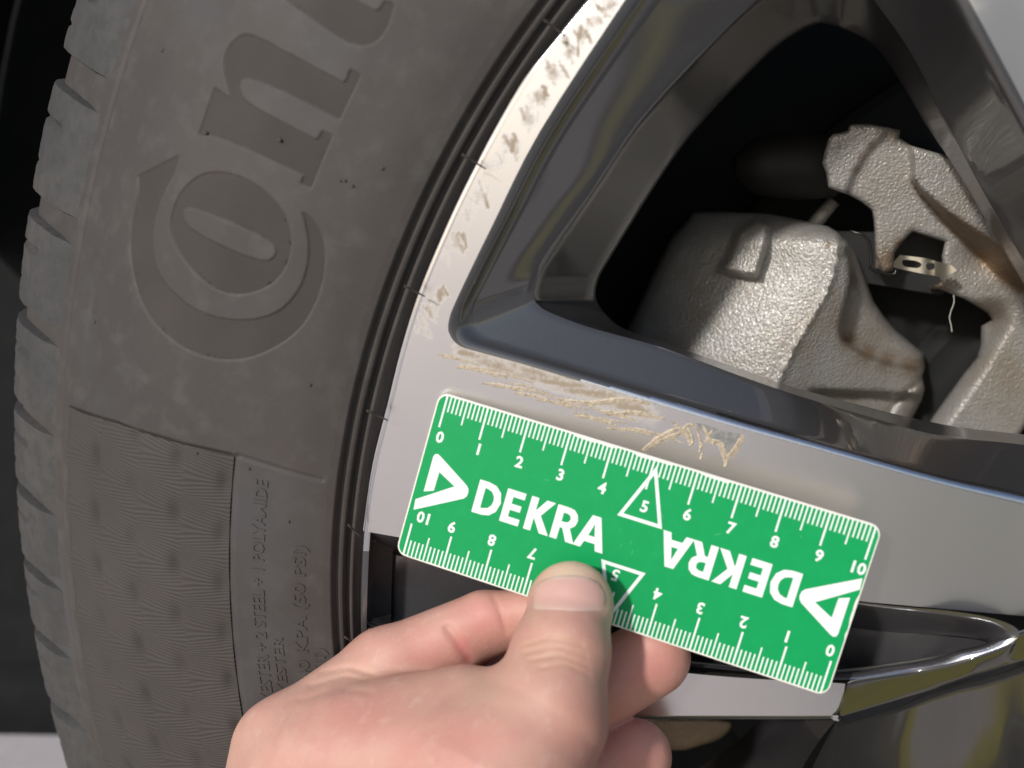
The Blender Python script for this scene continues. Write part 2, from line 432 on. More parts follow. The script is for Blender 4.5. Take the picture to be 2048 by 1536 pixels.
L_N, L_T, L_C = soften(L_N), soften(L_T), soften(L_C)
LETTERS = [[L_N], [L_O, L_OH], [L_T], [L_C]]
PAN_T = np.array([(128, 805), (240, 846), (330, 876), (462, 908)], float)
pr_, pth_ = tyre_inv(PAN_T[:, 0], PAN_T[:, 1])
o_ = np.argsort(pr_); pr_, pth_ = pr_[o_], pth_[o_]
def build_tyre():
    th = np.linspace(math.radians(-16), math.radians(52), 900)
    rs = np.concatenate([np.linspace(234.5, 240, 5)[:-1], np.linspace(240, 249, 37)[:-1], np.linspace(249, 322, 230)[:-1], np.linspace(322, 327, 14)[:-1], np.linspace(327, 350.5, 20)])
    R, T = np.meshgrid(rs, th, indexing='ij')
    base = tyre_pt(R, T)
    # project back to find the lettering recess
    c = (base - CAM) @ M
    px = 1024 - F * c[..., 0] / c[..., 2]; py = 768 + F * c[..., 1] / c[..., 2]
    P = np.stack([px.ravel(), py.ravel()], 1); h = np.zeros(len(P))
    near = (P[:, 0] > 200) & (P[:, 0] < 850) & (P[:, 1] < 780) & (P[:, 1] > -120)
    for loops in LETTERS:
        d = sd(P[near], loops[0])
        for hl in loops[1:]: d = np.minimum(d, -sd(P[near], hl))
        h[near] -= .5 * sstep(d, -1.2, 1.8)
    # moulded patch edge and its radial step
    h = h.reshape(R.shape)
    pt = np.interp(R, pr_, pth_)
    d = (pt - T) * R
    h -= .80 * sstep(d, -.4, .4) * sstep(R, 271, 272.5) * (1 - sstep(R, 321.5, 322.5))
    rowline = np.abs(R - 271.0)
    h -= .4 * (1 - sstep(rowline, .3, .9)) * sstep(d, -.2, .6)
    e2 = np.abs((np.interp(R, [246, 271], [float(pth_[0]) - .012, float(pth_[0])]) - T) * R)
    h -= .35 * (1 - sstep(e2, .25, .8)) * (R < 271) * (R > 250)
    v = tyre_pt(R, T, h).reshape(-1, 3); f = grid_faces(*R.shape)
    # rest of the carcass all the way round
    th2 = np.linspace(math.radians(52), math.radians(344), 90)
    prof = [tuple(q) for q in PR[::2]] + [tuple(PR[-1])]
    prof2 = np.array(prof)
    R2, T2 = np.meshgrid(prof2[:, 0], th2, indexing='ij')
    v2 = tyre_pt(R2, T2).reshape(-1, 3)
    f2 = grid_faces(*R2.shape, off=len(v))
    # tread drum, base of the grooves
    th3 = np.linspace(0, 2 * math.pi, 180); dr = np.array([(350.2, 43), (351, 60), (352, 110), (352, 170), (350, 225), (335, 250), (240, 245)])
    R3 = dr[:, 0][:, None] + dlt(np.full(180, 347.5), th3)[None]; Y3 = np.repeat(dr[:, 1][:, None], 180, 1)
    v3 = np.stack([-R3 * np.cos(th3), Y3, R3 * np.sin(th3)], -1).reshape(-1, 3)
    f3 = grid_faces(len(dr), 180, off=len(v) + len(v2))
    o = mk('tyre', np.concatenate([v, v2, v3]), np.concatenate([f, f2, f3])[:, ::-1], M_RUB, wheel)
    return o
tyre = build_tyre()
for loops in LETTERS:
    sheet('moulded_letter', loops, lambda x, y: tyre_pt(*tyre_inv(x, y), -.40), 9, M_RUBD, tyre, bstep=5)

def side_panel():
    # fan-ribbed patch on the sidewall
    rs = np.linspace(271.6, 323.0, 150); s0 = np.linspace(0, 1, 620)
    top = np.interp(rs, pr_, pth_) - .0012; bot = np.full(rs.shape, math.radians(-15.5))
    T = top[:, None] + (bot - top)[:, None] * s0[None]; R = np.repeat(rs[:, None], len(s0), 1)
    arc = (float(pth_.mean()) - T) * 300.; u = (R - 271.6)
    cw, ch = 12.4, 14.6
    cu = u / cw; cv = arc / ch + .25 * np.floor(cu)
    fu = cu - np.floor(cu); fv = cv - np.floor(cv)
    tri = np.abs(fu - .5) * 2
    phase = arc + 2.6 * np.sin(2 * math.pi * cv) * (fu - .35) + .0
    rib = np.sin(2 * math.pi * phase / .92)
    dim = np.exp(-(((fu - .15) / .13) ** 2 + ((fv - .5) / .22) ** 2))
    roll = np.sin(math.pi * fu)
    h = -.05 + .09 * rib + .16 * roll - .55 * dim
    edge = np.minimum(np.minimum(u, 51.4 - u), arc + 3)
    v = tyre_pt(R, T, h).reshape(-1, 3)
    o = mk('sidewall_panel', v, grid_faces(*R.shape), M_PANEL, tyre, True, {'dirt': np.clip(dim * (.75 + .5 * np.sin(cu.round() * 3.1 + np.floor(cv) * 5.3)), 0, 1).ravel()}); return o
side_panel()

def text_mesh(body, size, offset=0., align='LEFT', res=2):
    c = bpy.data.curves.new('t', 'FONT'); c.body = body; c.size = size; c.offset = offset; c.align_x = align; c.resolution_u = res
    o = bpy.data.objects.new('t', c); COL.objects.link(o)
    dg = bpy.context.evaluated_depsgraph_get(); dg.update()
    me = bpy.data.meshes.new_from_object(o.evaluated_get(dg))
    v = np.array([tuple(q.co) for q in me.vertices]); f = [list(p.vertices) for p in me.polygons]
    bpy.data.objects.remove(o); bpy.data.meshes.remove(me); bpy.data.curves.remove(c)
    return v, f
def solid(v2, f, h0, h1):
    """extrude a flat text mesh: returns (x, y, h), faces"""
    n = len(v2); V = np.concatenate([np.c_[v2[:, :2], np.full(n, h1)], np.c_[v2[:, :2], np.full(n, h0)]])
    cnt = {}
    for p in f:
        for a, b in zip(p, p[1:] + p[:1]): cnt[(a, b)] = 1
    fs = [list(p) for p in f]
    for (a, b) in cnt:
        if (b, a) not in cnt: fs.append([b, a, a + n, b + n])
    return V, fs
def tyre_text(body, px, py_start, py_end, size_px_mm, squeeze=None):
    v, f = text_mesh(body, 1.0, .012)
    wdt = v[:, 0].max() - v[:, 0].min(); hgt = .72
    r0, t0 = tyre_inv(np.array([px, px], float), np.array([py_start, py_end], float))
    arc = (t0[1] - t0[0])
    V, fs = solid(v, f, -.1, .26)
    th = t0[0] + (V[:, 0] - v[:, 0].min()) / wdt * arc
    r = r0[1] + V[:, 1] / hgt * size_px_mm
    o = mk('moulded_text', tyre_pt(r, th, V[:, 2]), fs, M_RUB, tyre, False); fix_normals(o)
tyre_text('POLYESTER + 2 STEEL + 1 POLYAMIDE', 536, 1452, 962, 3.1)
tyre_text('SIDEWALL 1 POLYESTER', 565, 1640, 1274, 2.6)
tyre_text('MAX PRESSURE  340 KPA (50 PSI)', 611, 1668, 1092, 2.9)
tyre_text('LOAD (II)', 648, 1480, 1296, 2.4)
for (x, y) in [(765,337),(690,361),(681,362),(412,266),(620,770),(498,937),(577,1043),(325,101),(190,643),(394,906),(705,372),(560,280)]:
    r, th = tyre_inv(np.array([x], float), np.array([y], float)); k = .5 if x != 681 else .35
    vs = []; fs = []
    for i, (hh, rr) in enumerate([(-.1, 1.), (.35, .9), (.8, .45)]):
        for j in range(8):
            a = j * math.pi / 4; vs.append(tyre_pt(r + k * rr * math.cos(a), th + k * rr * math.sin(a) / 300, hh * k)[0])
    for i in range(2):
        for j in range(8): fs.append((i * 8 + j, i * 8 + (j + 1) % 8, (i + 1) * 8 + (j + 1) % 8, (i + 1) * 8 + j))
    fs.append(list(range(16, 24))); o = mk('rubber_nub', vs, fs, M_RUB, tyre); fix_normals(o)
for (a, b) in [((1088,40),(1130,72)), ((924,309),(972,338)), ((809,572),(850,593)), ((734,821),(776,841)), ((697,1050),(722,1074)), ((690,1274),(717,1291))]:
    ends = []
    for k in np.linspace(0, 1, 5):
        x, y = a[0] + (b[0] - a[0]) * k, a[1] + (b[1] - a[1]) * k
        ends.append(at_y(np.array(x), np.array(y), -5.2 + 2.2 * k + 1.2 * math.sin(k * 3)))
    v, f = tube(ends, [.30, .28, .26, .24, .15]); mk('vent_hair', v, f, M_RUBD, tyre)
# shoulder blocks of the tread, each its own piece
BL = [(-95, 122), (172, 402), (436, 616), (640, 806), (820, 977), (988, 1136), (1147, 1276), (1287, 1410), (1420, 1570)]
SHP = np.array([(327.5, 18.0), (337, 25.5), (344, 31.6), (348.2, 36.5), (351.5, 43.0), (353.5, 56), (354, 80)])
def tread_block(ya, yb, i):
    xs = np.interp([ya, yb], [p[1] for p in RINGS[347.5][1]], [p[0] for p in RINGS[347.5][1]])
    _, th = tyre_inv(xs + 14, np.array([ya, yb], float)); th = np.sort(th)
    nt = 22; ts = np.linspace(th[0], th[1], nt); ns = 26
    s = np.linspace(0, len(SHP) - 1, ns); pr = np.stack([np.interp(s, range(len(SHP)), SHP[:, k]) for k in (0, 1)], 1)
    tg = np.gradient(pr, axis=0); tg /= np.linalg.norm(tg, axis=1)[:, None]; nr = np.stack([tg[:, 1], -tg[:, 0]], 1)
    rng = np.random.default_rng(i)
    top = []; 
    for a, t in enumerate(ts):
        e = min(a, nt - 1 - a) / 1.2
        for b in range(ns):
            h = 1.9 * sstep(b / 3.2, 0, 1) * (.55 + .45 * min(1, e)) - (0.0 if e > 0 else 2.2) - .25 * rng.random()
            if a == 14 and b > 5: h -= 1.3
            if a in (6, ) and b > 11: h -= .8
            q = pr[b] + nr[b] * h
            d = float(dlt(np.array([347.5 if q[0] > 347.5 else q[0]]), np.array([t]))[0])
            top.append((-(q[0] + d) * math.cos(t), q[1], (q[0] + d) * math.sin(t)))
    v = np.array(top); f = [tuple(q) for q in grid_faces(nt, ns)]
    # close the two ends down to the groove floor
    n = len(v); vs = list(v)
    for a in (0, nt - 1):
        o0 = len(vs)
        for b in range(ns):
            q = pr[b] - nr[b] * 4; t = ts[a]; d = float(dlt(np.array([min(q[0], 347.5)]), np.array([t]))[0])
            vs.append((-(q[0] + d) * math.cos(t), q[1], (q[0] + d) * math.sin(t)))
        for b in range(ns - 1): f.append((a * ns + b, a * ns + b + 1, o0 + b + 1, o0 + b))
    o = mk('tread_block', vs, f, M_TREAD, tyre); fix_normals(o); sharpen(o, 40)
for i, (a, b) in enumerate(BL): tread_block(a, b, i)

# ------------------------------------------------------------------ wheel: rim
F_ = [(2250,1058),(2048,1010),(1871,966),(1614,894),(1474,856),(1270,796),(1062,733),(969,707),(920,692),(899,668),(898,640),(915,595),(985,450),(1080,262),(1250,0),(1340,-130),(1450,-250),(1650,-320),(1800,-230),(1868,-120),(1938,0),(2048,205),(2150,400),(2280,640),(2330,850),(2320,1000)]
S_ = [(2230,930),(2048,890),(1865,868),(1625,800),(1495,757),(1330,697),(1180,655),(1100,625),(1078,611),(1069,598),(1072,570),(1092,524),(1192,374),(1290,232),(1450,60),(1540,-20),(1610,-60),(1700,-50),(1770,30),(1830,120),(1880,220),(1970,390),(2060,540),(2160,700),(2230,840),(2250,910)]
E_ = [(2200,885),(2048,869),(1862,844),(1614,782),(1490,741),(1340,689),(1250,658),(1212,628),(1197,608),(1191,590),(1196,562),(1215,525),(1315,365),(1400,250),(1520,125),(1580,75),(1637,48),(1690,60),(1747,91),(1792,150),(1856,255),(1925,360),(2010,505),(2120,690),(2180,820),(2210,870)]
FC, SCc, EC = crom(F_, 8), crom(S_, 8), crom(E_, 8)
def yface(px, py):
    """the machined face crowns outward toward the hub and rolls back to the rim edge"""
    px = np.asarray(px, float); t = np.clip((px - 900) / 1150, 0, 1.4)
    tip = np.clip(300 - np.asarray(py, float), 0, 800) * sstep(px, 1820, 1960) * .013
    return 2.0 - tip - 6.0 * t * t * (3 - 2 * np.minimum(t, 1)) / 1.0 * .9
def facefn(px, py, dy=0.): return at_y(px, py, yface(px, py) + dy)
rim_arc = [(p[0], p[1]) for p in crom([(1460, -300), (1310, -145)] + RINGS[238.3][1][:-1], 4, False)]
FACE = rim_arc + [(727, 1062), (800, 1075), (1100, 1117), (1400, 1158), (1735, 1204), (2048, 1232), (2300, 1262), (2800, 1300), (2800, -500), (1700, -500)]
STRIP = crom([(1225,-40),(1180,30),(1130,105),(1080,180),(1040,250),(1000,325),(960,400),(925,480),(895,560),(868,640),(850,690)], 6, False)
SPOTS = [(1215,12,26,1),(1182,42,20,.8),(1160,72,28,1),(1136,104,28,1),(1105,148,32,1),(1078,195,30,1.1),(1052,240,30,1),(1020,288,32,1.05),(992,325,24,.7),(955,392,34,.9),(935,425,24,.7),(910,488,32,1),(893,515,16,.6),(874,590,26,1),(860,622,26,.9),(845,655,20,.7),(1200,-8,20,.6)]
STK = []
_r = np.random.default_rng(5)
for (x, y, r, k_) in SPOTS:
    tx, ty = (-.5, .86) if y < 350 else (-.33, .94)
    for j in range(10):
        u = _r.uniform(-1, 1) * 17; q_ = _r.uniform(-1, 1) * r * .62; L = _r.uniform(.2, .5) * r
        c = (x + 4 + u * .86 + q_ * tx, y + u * .45 + q_ * ty); an = math.radians(_r.normal(72, 14)); dx, dy = math.cos(an), math.sin(an)
        STK.append((c[0] - dx * L, c[1] - dy * L, c[0] + dx * L, c[1] + dy * L, _r.uniform(3, 6.5), k_ * _r.uniform(.45, 1.1)))
EDGE = np.array([(900,692),(930,708),(970,721),(1062,748),(1190,788),(1270,813),(1343,842)], float)
def scuff(p):
    a = np.zeros(len(p)); nr = np.flatnonzero(pdist(p, STRIP, False) < 70); q = p[nr]; b = np.zeros(len(q))
    for (x0, y0, x1, y1, r, k_) in STK:
        d = pdist(q, [(x0, y0), (x1, y1)], False); b = np.maximum(b, k_ * np.exp(-(d / r) ** 2))
    for (x, y, r, k_) in SPOTS: b = np.maximum(b, .78 * k_ * np.exp(-((q[:, 0] - x - 4) ** 2 + (q[:, 1] - y) ** 2) / (r * .62) ** 2))
    a[nr] = b
    nr = np.flatnonzero(pdist(p, EDGE, False) < 60); q = p[nr]; d = pdist(q, EDGE, False); t = (q[:, 0] - 900) / 445
    wv = .5 + .5 * np.sin(q[:, 1] * .34 - q[:, 0] * .05 + 2.2 * np.sin(q[:, 0] * .021) + 1.7 * np.sin(q[:, 1] * .09))
    a[nr] = np.maximum(a[nr], np.exp(-(d / (15 + 13 * t)) ** 2) * (.75 + .35 * wv) * sstep(t, -.02, .05) * (1 - sstep(t, .85, 1.)))
    return a
ex = np.stack(np.meshgrid(np.arange(720, 1560, 4.5), np.arange(-30, 960, 4.5)), -1).reshape(-1, 2).astype(float)
kd = np.minimum(pdist(ex, STRIP, False) / 60, pdist(ex, np.array([(880, 700), (1040, 745), (1270, 815), (1500, 880)]), False) / 75)
ex = ex[kd < 1] + RNG.uniform(-.5, .5, (int((kd < 1).sum()), 2))
face = sheet('spoke_face', [FACE, FC[::2]], facefn, 34, M_SILV, wheel, bstep=14, attrs={'scuff': scuff}, extra=ex)
# outer lip rolls back under the tyre bead
la = np.array(crom([(1460, -300), (1310, -145)] + RINGS[238.3][1] + [(722, 1330), (733, 1430), (750, 1540), (775, 1650)], 4, False))
lipr = [at_y(la[:, 0] + 2 + 0 * k, la[:, 1], yface(la[:, 0], 0)) for k in (0,)]
base = lipr[0]; rad = base.copy(); rad[:, 1] = 0; rad /= np.linalg.norm(rad, axis=1)[:, None]
lipr = [base + rad * a + np.array([0, b, 0]) for a, b in [(-1.6, .12), (-.3, -.12), (.5, .25), (1.0, 1.0), (1.1, 2.5), (.2, 5), (-6, 9)]]
lip_ = loft('rim_lip', lipr, M_LIP, wheel, wrap=False)
lip_.data.materials.append(M_PAINT)
for p_ in lip_.data.polygons:
    i_ = p_.index % (len(la) - 1)
    if 1066 < la[i_, 1] < 1236: p_.material_index = 1
# window wall: bevel, painted wall, inner return
def wl(px, py, y): return at_y(px, py, y)
mix = lambda a, b, t: a + (b - a) * t
yF = yface(FC[:, 0], FC[:, 1])
YS = 9.5 + 16 * sstep(FC[:, 0], 1600, 1850) * (1 - sstep(FC[:, 1], 700, 900)) + 13 * sstep(FC[:, 0], 1540, 1720) * sstep(FC[:, 1], 780, 880)
bev = [wl(FC[:, 0], FC[:, 1], yF + .02)]
for t in (.02, .045, .075, .11, .15, .20):
    k_ = t / .20; q = mix(FC, SCc, t); bev.append(wl(q[:, 0], q[:, 1], yF + .02 + 3.0 * (1 - math.sqrt(max(0, 1 - k_ * k_ * .94)))))
for t in (.3, .45, .6, .75, .88, .95):
    q = mix(FC, SCc, t); bev.append(wl(q[:, 0], q[:, 1], mix(yF + 2.3, YS, (t - .2) / .8)))
bev.append(wl(SCc[:, 0], SCc[:, 1], YS + .2))
wwall = loft('window_wall', bev, M_PAINT, wheel)
wwall.data.materials.append(M_GLINT)
nF = len(FC)
for p_ in wwall.data.polygons:
    k_, i_ = divmod(p_.index, nF)
    if k_ < min(6, 1 + (44 - i_) / 2.5) and 1 <= i_ < 44: p_.material_index = 1  # lower bevel turned bright metal to carry its glint
inn = [bev[-1]]
for t in (.05, .12, .25, .5, .8, .95):
    q = mix(SCc, EC, t); inn.append(wl(q[:, 0], q[:, 1], YS + 1.0 + 24 * t))
inn.append(wl(EC[:, 0], EC[:, 1], YS + 26.))
last = inn[-1]
back = last.copy(); back[:, 1] += 5; back += (back - back.mean(0)) * np.array([.03, 0, .03])
bk2 = back.copy(); bk2[:, 1] += 7; bk2 += (bk2 - bk2.mean(0)) * np.array([.25, 0, .25])
loft('window_inner_wall', inn + [back, bk2], M_INNER, wheel)
# inner barrel behind the spokes
ba = np.linspace(0, 2 * math.pi, 120, endpoint=False)
loft('rim_barrel', [np.stack([-r * np.cos(ba), np.full(120, float(y)), r * np.sin(ba)], -1) for r, y in [(231, 34), (226, 44), (218, 66), (214, 120), (216, 200), (226, 240)]], M_BARREL, wheel)
# pocket between the twin spokes
P0 = [(718,1066),(800,1077),(1100,1119),(1400,1160),(1735,1206),(1900,1222),(1990,1238),(2036,1260),(2024,1284),(1945,1314),(1850,1337),(1700,1359),(1600,1352),(1380,1332),(1100,1296),(900,1264),(722,1240)]
P1 = [(722,1100),(800,1112),(1100,1160),(1400,1208),(1721,1258),(1864,1268),(1935,1274),(1974,1283),(1960,1290),(1910,1300),(1851,1313),(1713,1331),(1600,1336),(1380,1318),(1100,1280),(900,1248),(730,1222)]
C0, C1 = crom(P0, 6), crom(P1, 6)
yp = yface(C0[:, 0], 0)
dep = np.interp(C0[:, 0], [720, 1000, 1700, 2030], [12, 14, 15, 8])
lowm = np.zeros(len(C0)); lowm[7 * 6:14 * 6] = 1; lowm = np.convolve(np.r_[lowm[-4:], lowm, lowm[:4]], np.ones(9) / 9, 'valid')
pk = [at_y(C0[:, 0], C0[:, 1], yp + .02)]
for t, k, kl in [(.08, .03, .015), (.2, .10, .04), (.34, .26, .075), (.55, .55, .14), (.78, .85, .25), (.92, .97, .6), (1, 1, 1)]:
    q = mix(C0, C1, t); pk.append(at_y(q[:, 0], q[:, 1], yp + dep * (k + (kl - k) * lowm)))
pw = loft('pocket_wall', pk, M_PAINT, wheel)
pw.data.materials.append(M_GLINT)
for p_ in pw.data.polygons:
    k_, i_ = divmod(p_.index, len(C0))
    if k_ < 4 and lowm[i_] > .9 and i_ < 11 * 6: p_.material_index = 1  # painted lower edge turned bright metal for its highlight
sheet('pocket_floor', [C1], lambda x, y: at_y(x, y, yface(x, y) + np.interp(x, [720, 1000, 1700, 2030], [12, 14, 15, 8])), 30, M_PAINT, wheel, bstep=14)
# lower spoke, machined face with rounded edges
LS = [(724,1252),(900,1276),(1100,1305),(1380,1340),(1560,1354),(1672,1359),(1692,1362),(1697,1372),(1682,1418),(1668,1433),(1652,1438),(1290,1438),(1000,1440),(790,1440),(742,1400),(728,1330)]
LSs = dense(crom(LS, 5), 3.)
tg_ = np.roll(LSs, -3, 0) - np.roll(LSs, 3, 0); tg_ /= np.linalg.norm(tg_, axis=1)[:, None]; nn_ = np.stack([-tg_[:, 1], tg_[:, 0]], 1)
if not inside(LSs[:1] + nn_[:1] * 3, LSs)[0]: nn_ = -nn_
lsr = []
for ins, dy in [(0, 30), (0, 12), (0, 3.2), (.6, 2.0), (1.8, 1.2), (3.6, .55), (5.4, .16), (7, 0)]:
    q = LSs + nn_ * ins; lsr.append(at_y(q[:, 0], q[:, 1], yface(q[:, 0], q[:, 1]) + .5 + dy))
lo_ = loft('lower_spoke_edge', lsr, M_SILV, wheel); fix_normals(lo_)
sheet('lower_spoke_face', [(LSs + nn_ * 7)[::2]], lambda x, y: at_y(x, y, yface(x, y) + .5), 24, M_SILV, wheel, bstep=9)
# hub side: glossy shoulder below the pocket, crease, large flank
H0 = crom([(1696,1364),(1722,1357),(1850,1338),(1945,1315),(2025,1285),(2040,1262),(2120,1248),(2300,1242)], 8, False)
H1 = crom([(1676,1436),(1694,1432),(1850,1386),(1925,1362),(1990,1342),(2048,1322),(2140,1296),(2300,1270)], 8, False)
H2 = crom([(1590,1600),(1660,1640),(1800,1650),(1900,1640),(2000,1620),(2060,1590),(2160,1560),(2300,1540)], 8, False)
hy0, hy1 = yface(H0[:, 0], 0), yface(H1[:, 0], 0)
hr = [at_y(H0[:, 0], H0[:, 1], hy0 + .3)]
for t, dy in [(.05, .12), (.16, .4), (.4, 1.2), (.7, 2.2), (.92, 3.0)]:
    q = mix(H0, H1, t); hr.append(at_y(q[:, 0], q[:, 1], hy0 + dy))
hr.append(at_y(H1[:, 0], H1[:, 1], hy1 + 3.5))
for t, dy in [(.035, 5.2), (.10, 7.0), (.35, 13), (.65, 21), (1, 30)]:
    q = mix(H1, H2, t); hr.append(at_y(q[:, 0], q[:, 1], hy1 + dy))
loft('hub_flank', hr, M_HUB, wheel, wrap=False)
# second window below the lower spoke: right-hand wall and inner edge
W0 = crom([(1672,1440),(1640,1480),(1600,1545),(1560,1640)], 8, False); W1 = crom([(1556,1440),(1530,1478),(1486,1518),(1400,1580)], 8, False)
wr = [at_y(W0[:, 0], W0[:, 1], np.full(len(W0), 8.))]
for t in (.1, .4, .8, .97, 1): 
    q = mix(W0, W1, t); wr.append(at_y(q[:, 0], q[:, 1], np.full(len(W0), 9 + 36 * t)))
q = wr[-1].copy(); q[:, 1] += 10; wr.append(q)
loft('lower_window_wall', wr, M_PAINT, wheel, wrap=False)
# jagged scrapes and flaked paint along the upper edge of the spoke
def scrape(pts, width, seed, m=M_GOUGE, name='scrape_mark', h=.10):
    rng = np.random.default_rng(seed); p = crom(pts, 6, False); n = len(p)
    t = np.gradient(p, axis=0); t /= np.linalg.norm(t, axis=1)[:, None]; nn = np.stack([-t[:, 1], t[:, 0]], 1)
    wdt = width * (.35 + .65 * np.sin(np.linspace(.15, math.pi - .1, n))) * rng.uniform(.85, 1.1, n)
    v = []; 
    for k, (o_, hh) in enumerate([(-1, .0), (-.45, 1), (.3, .55), (1, .0)]):
        q = p + nn * (wdt * o_ * rng.uniform(.92, 1.08, n))[:, None]
        v.append(facefn(q[:, 0], q[:, 1], -(.02 + h * hh * rng.uniform(.7, 1, n))))
    fs = grid_faces(4, n)
    o = mk(name, np.concatenate(v), fs, m, face, False); fix_normals(o)
rs_ = np.random.default_rng(3)
k = 0
for i in range(26):
    s = i / 25; x0 = 905 + 420 * s; y0 = 712 + .345 * (x0 - 905) + rs_.uniform(0, 24) * (.8 if x0 < 1000 else 1.15); L = rs_.uniform(45, 110)
    sl_ = .10 + .2 * rs_.random()
    scrape([(x0 - L * .5, y0 - sl_ * L * .3), (x0, y0), (x0 + L * .5, y0 + sl_ * L * .8)], rs_.uniform(1.6, 4.2), i)
for i, (pts, wd) in enumerate([
    ([(1120,800),(1180,806),(1250,800),(1300,808)], 6), ([(1215,830),(1270,826),(1330,838)], 5),
    ([(1285,902),(1320,876),(1355,857)], 7), ([(1300,895),(1330,878),(1380,860)], 5), ([(1345,845),(1372,868),(1380,888)], 5), ([(1355,872),(1378,850),(1400,862)], 4),
    ([(1372,848),(1385,880),(1378,892)], 4), ([(1395,862),(1402,888),(1398,905)], 4), ([(1405,850),(1420,878),(1428,890)], 5), ([(1412,880),(1440,888),(1452,915)], 7), ([(1440,895),(1452,922),(1448,934)], 5),
    ([(1448,922),(1470,900),(1484,872)], 6), ([(1470,905),(1484,880),(1486,868)], 4), ([(1405,905),(1400,920)], 3), ([(1425,860),(1410,885)], 3)]):
    scrape(pts, wd, 50 + i, h=.2)
sheet('paint_chip', [[(1392,846),(1420,852),(1448,862),(1480,868),(1486,880),(1470,900),(1452,906),(1440,890),(1418,876),(1402,862)]], lambda x, y: facefn(x, y, -.03), 9, M_CHIP, face)

# ------------------------------------------------------------------ brake caliper and disc
cal_c = at_y(np.array(1650.), np.array(620.), 75.)
caliper = empty('brake_caliper', cal_c, 'rough grey cast brake caliper seen through the wheel opening', 'brake caliper')
CB = [(1240,690),(1300,560),(1340,480),(1386,425),(1440,424),(1536,428),(1600,440),(1656,453),(1674,464),(1696,486),(1710,507),(1726,548),(1748,605),(1768,634),(1790,660),(1847,708),(1850,735),(1844,752),(1849,777),(1843,800),(1822,840),(1800,900),(1700,960),(1400,960),(1230,900)]
RIDGE = [(1660,400),(1670,460),(1676,500),(1668,545),(1655,583),(1628,630),(1599,678),(1575,725),(1558,761),(1540,800),(1500,900)]
POCK = [(1514,438),(1540,446),(1530,500),(1514,553),(1486,551),(1438,541),(1455,515),(1478,460)]
REC = [(1691,505),(1699,535),(1701,566),(1690,610),(1679,656),(1681,672),(1688,686),(1726,712),(1780,730),(1850,744),(1900,700),(1800,560),(1740,480),(1700,470)]
def cal_y(x, y):
    P = np.stack([x, y], 1)
    d = side_of(P, RIDGE)          # one side of the casting seam
    s = -d                          # positive to the left of the seam
    left = np.maximum(s, 0); right = np.maximum(-s, 0)
    Y = 66 + 7.5 * (left / 140.) ** 1.6 * 1.1 + .085 * right - 1.2 * np.exp(-(s / 5.) ** 2)
    Y += 12 * sstep(460 - y, -45, 40) ** 1.5
    Y -= 9.5 * sstep(sd(P, POCK), -8, 8)
    Y += 11.0 * sstep(sd(P, REC), -4, 9)
    Y += 7.5 * sstep(y - (778 + .05 * (x - 1640)), -3, 10) * sstep(x, 1605, 1650)
    g = pdist(P, [(1845, 757), (1795, 800), (1762, 850)], False); Y += 2.0 * np.exp(-(g / 5) ** 2)
    e = sd(P, CB); R = 30.
    t = np.clip(e / R, 0, 1); Y += (R / 6.6) * (1 - np.sqrt(np.clip(1 - (1 - t) ** 2, 0, 1))) * 1.5
    return Y
def rust_shade_f(spots):
    def f(p):
        a = np.zeros(len(p))
        for (x, y, r, k_) in spots: a = np.maximum(a, k_ * np.exp(-((p[:, 0] - x) ** 2 + (p[:, 1] - y) ** 2) / r ** 2))
        return a
    return f
sheet('caliper_body', [CB], lambda x, y: at_y(x, y, cal_y(x, y)), 6, M_CAST, caliper, bstep=6, skirt=lambda x, y: at_y(x, y, cal_y(x, y) + 38), sharp=70,
      attrs={'rust_shade': rust_shade_f([(1655,489,7,1),(1564,689,4,1),(1700,680,22,.85),(1735,706,22,.85),(1772,722,24,.8),(1820,732,26,.8),(1750,670,40,.35),(1708,560,16,.45),(1690,640,24,.3),(1835,735,30,.45),(1835,775,18,.4),(1512,585,4,.4)])})
BR = [(1644,326),(1650,300),(1657,277),(1667,268),(1680,266),(1695,262),(1700,252),(1706,249),(1742,249),(1775,255),(1799,260),(1800,268),(1798,276),(1821,291),(1860,302),(1901,313),(1990,330),(2090,420),(2140,560),(2110,760),(2000,930),(1820,930),(1865,835),(1928,748),(1955,715),(1962,690),(1963,652),(1985,640),(1975,625),(1963,617),(1928,597),(1905,588),(1880,578),(1860,577),(1858,571),(1877,569),(1886,540),(1884,512),(1890,483),(1826,463),(1817,470),(1800,490),(1789,505),(1786,540),(1768,545),(1751,535),(1750,474),(1748,441),(1744,420),(1724,404),(1697,389),(1672,381),(1657,375),(1652,345)]
STEP = [(1826,285),(1829,330),(1828,355),(1846,378),(1900,420),(1960,458),(2000,488),(2060,530)]
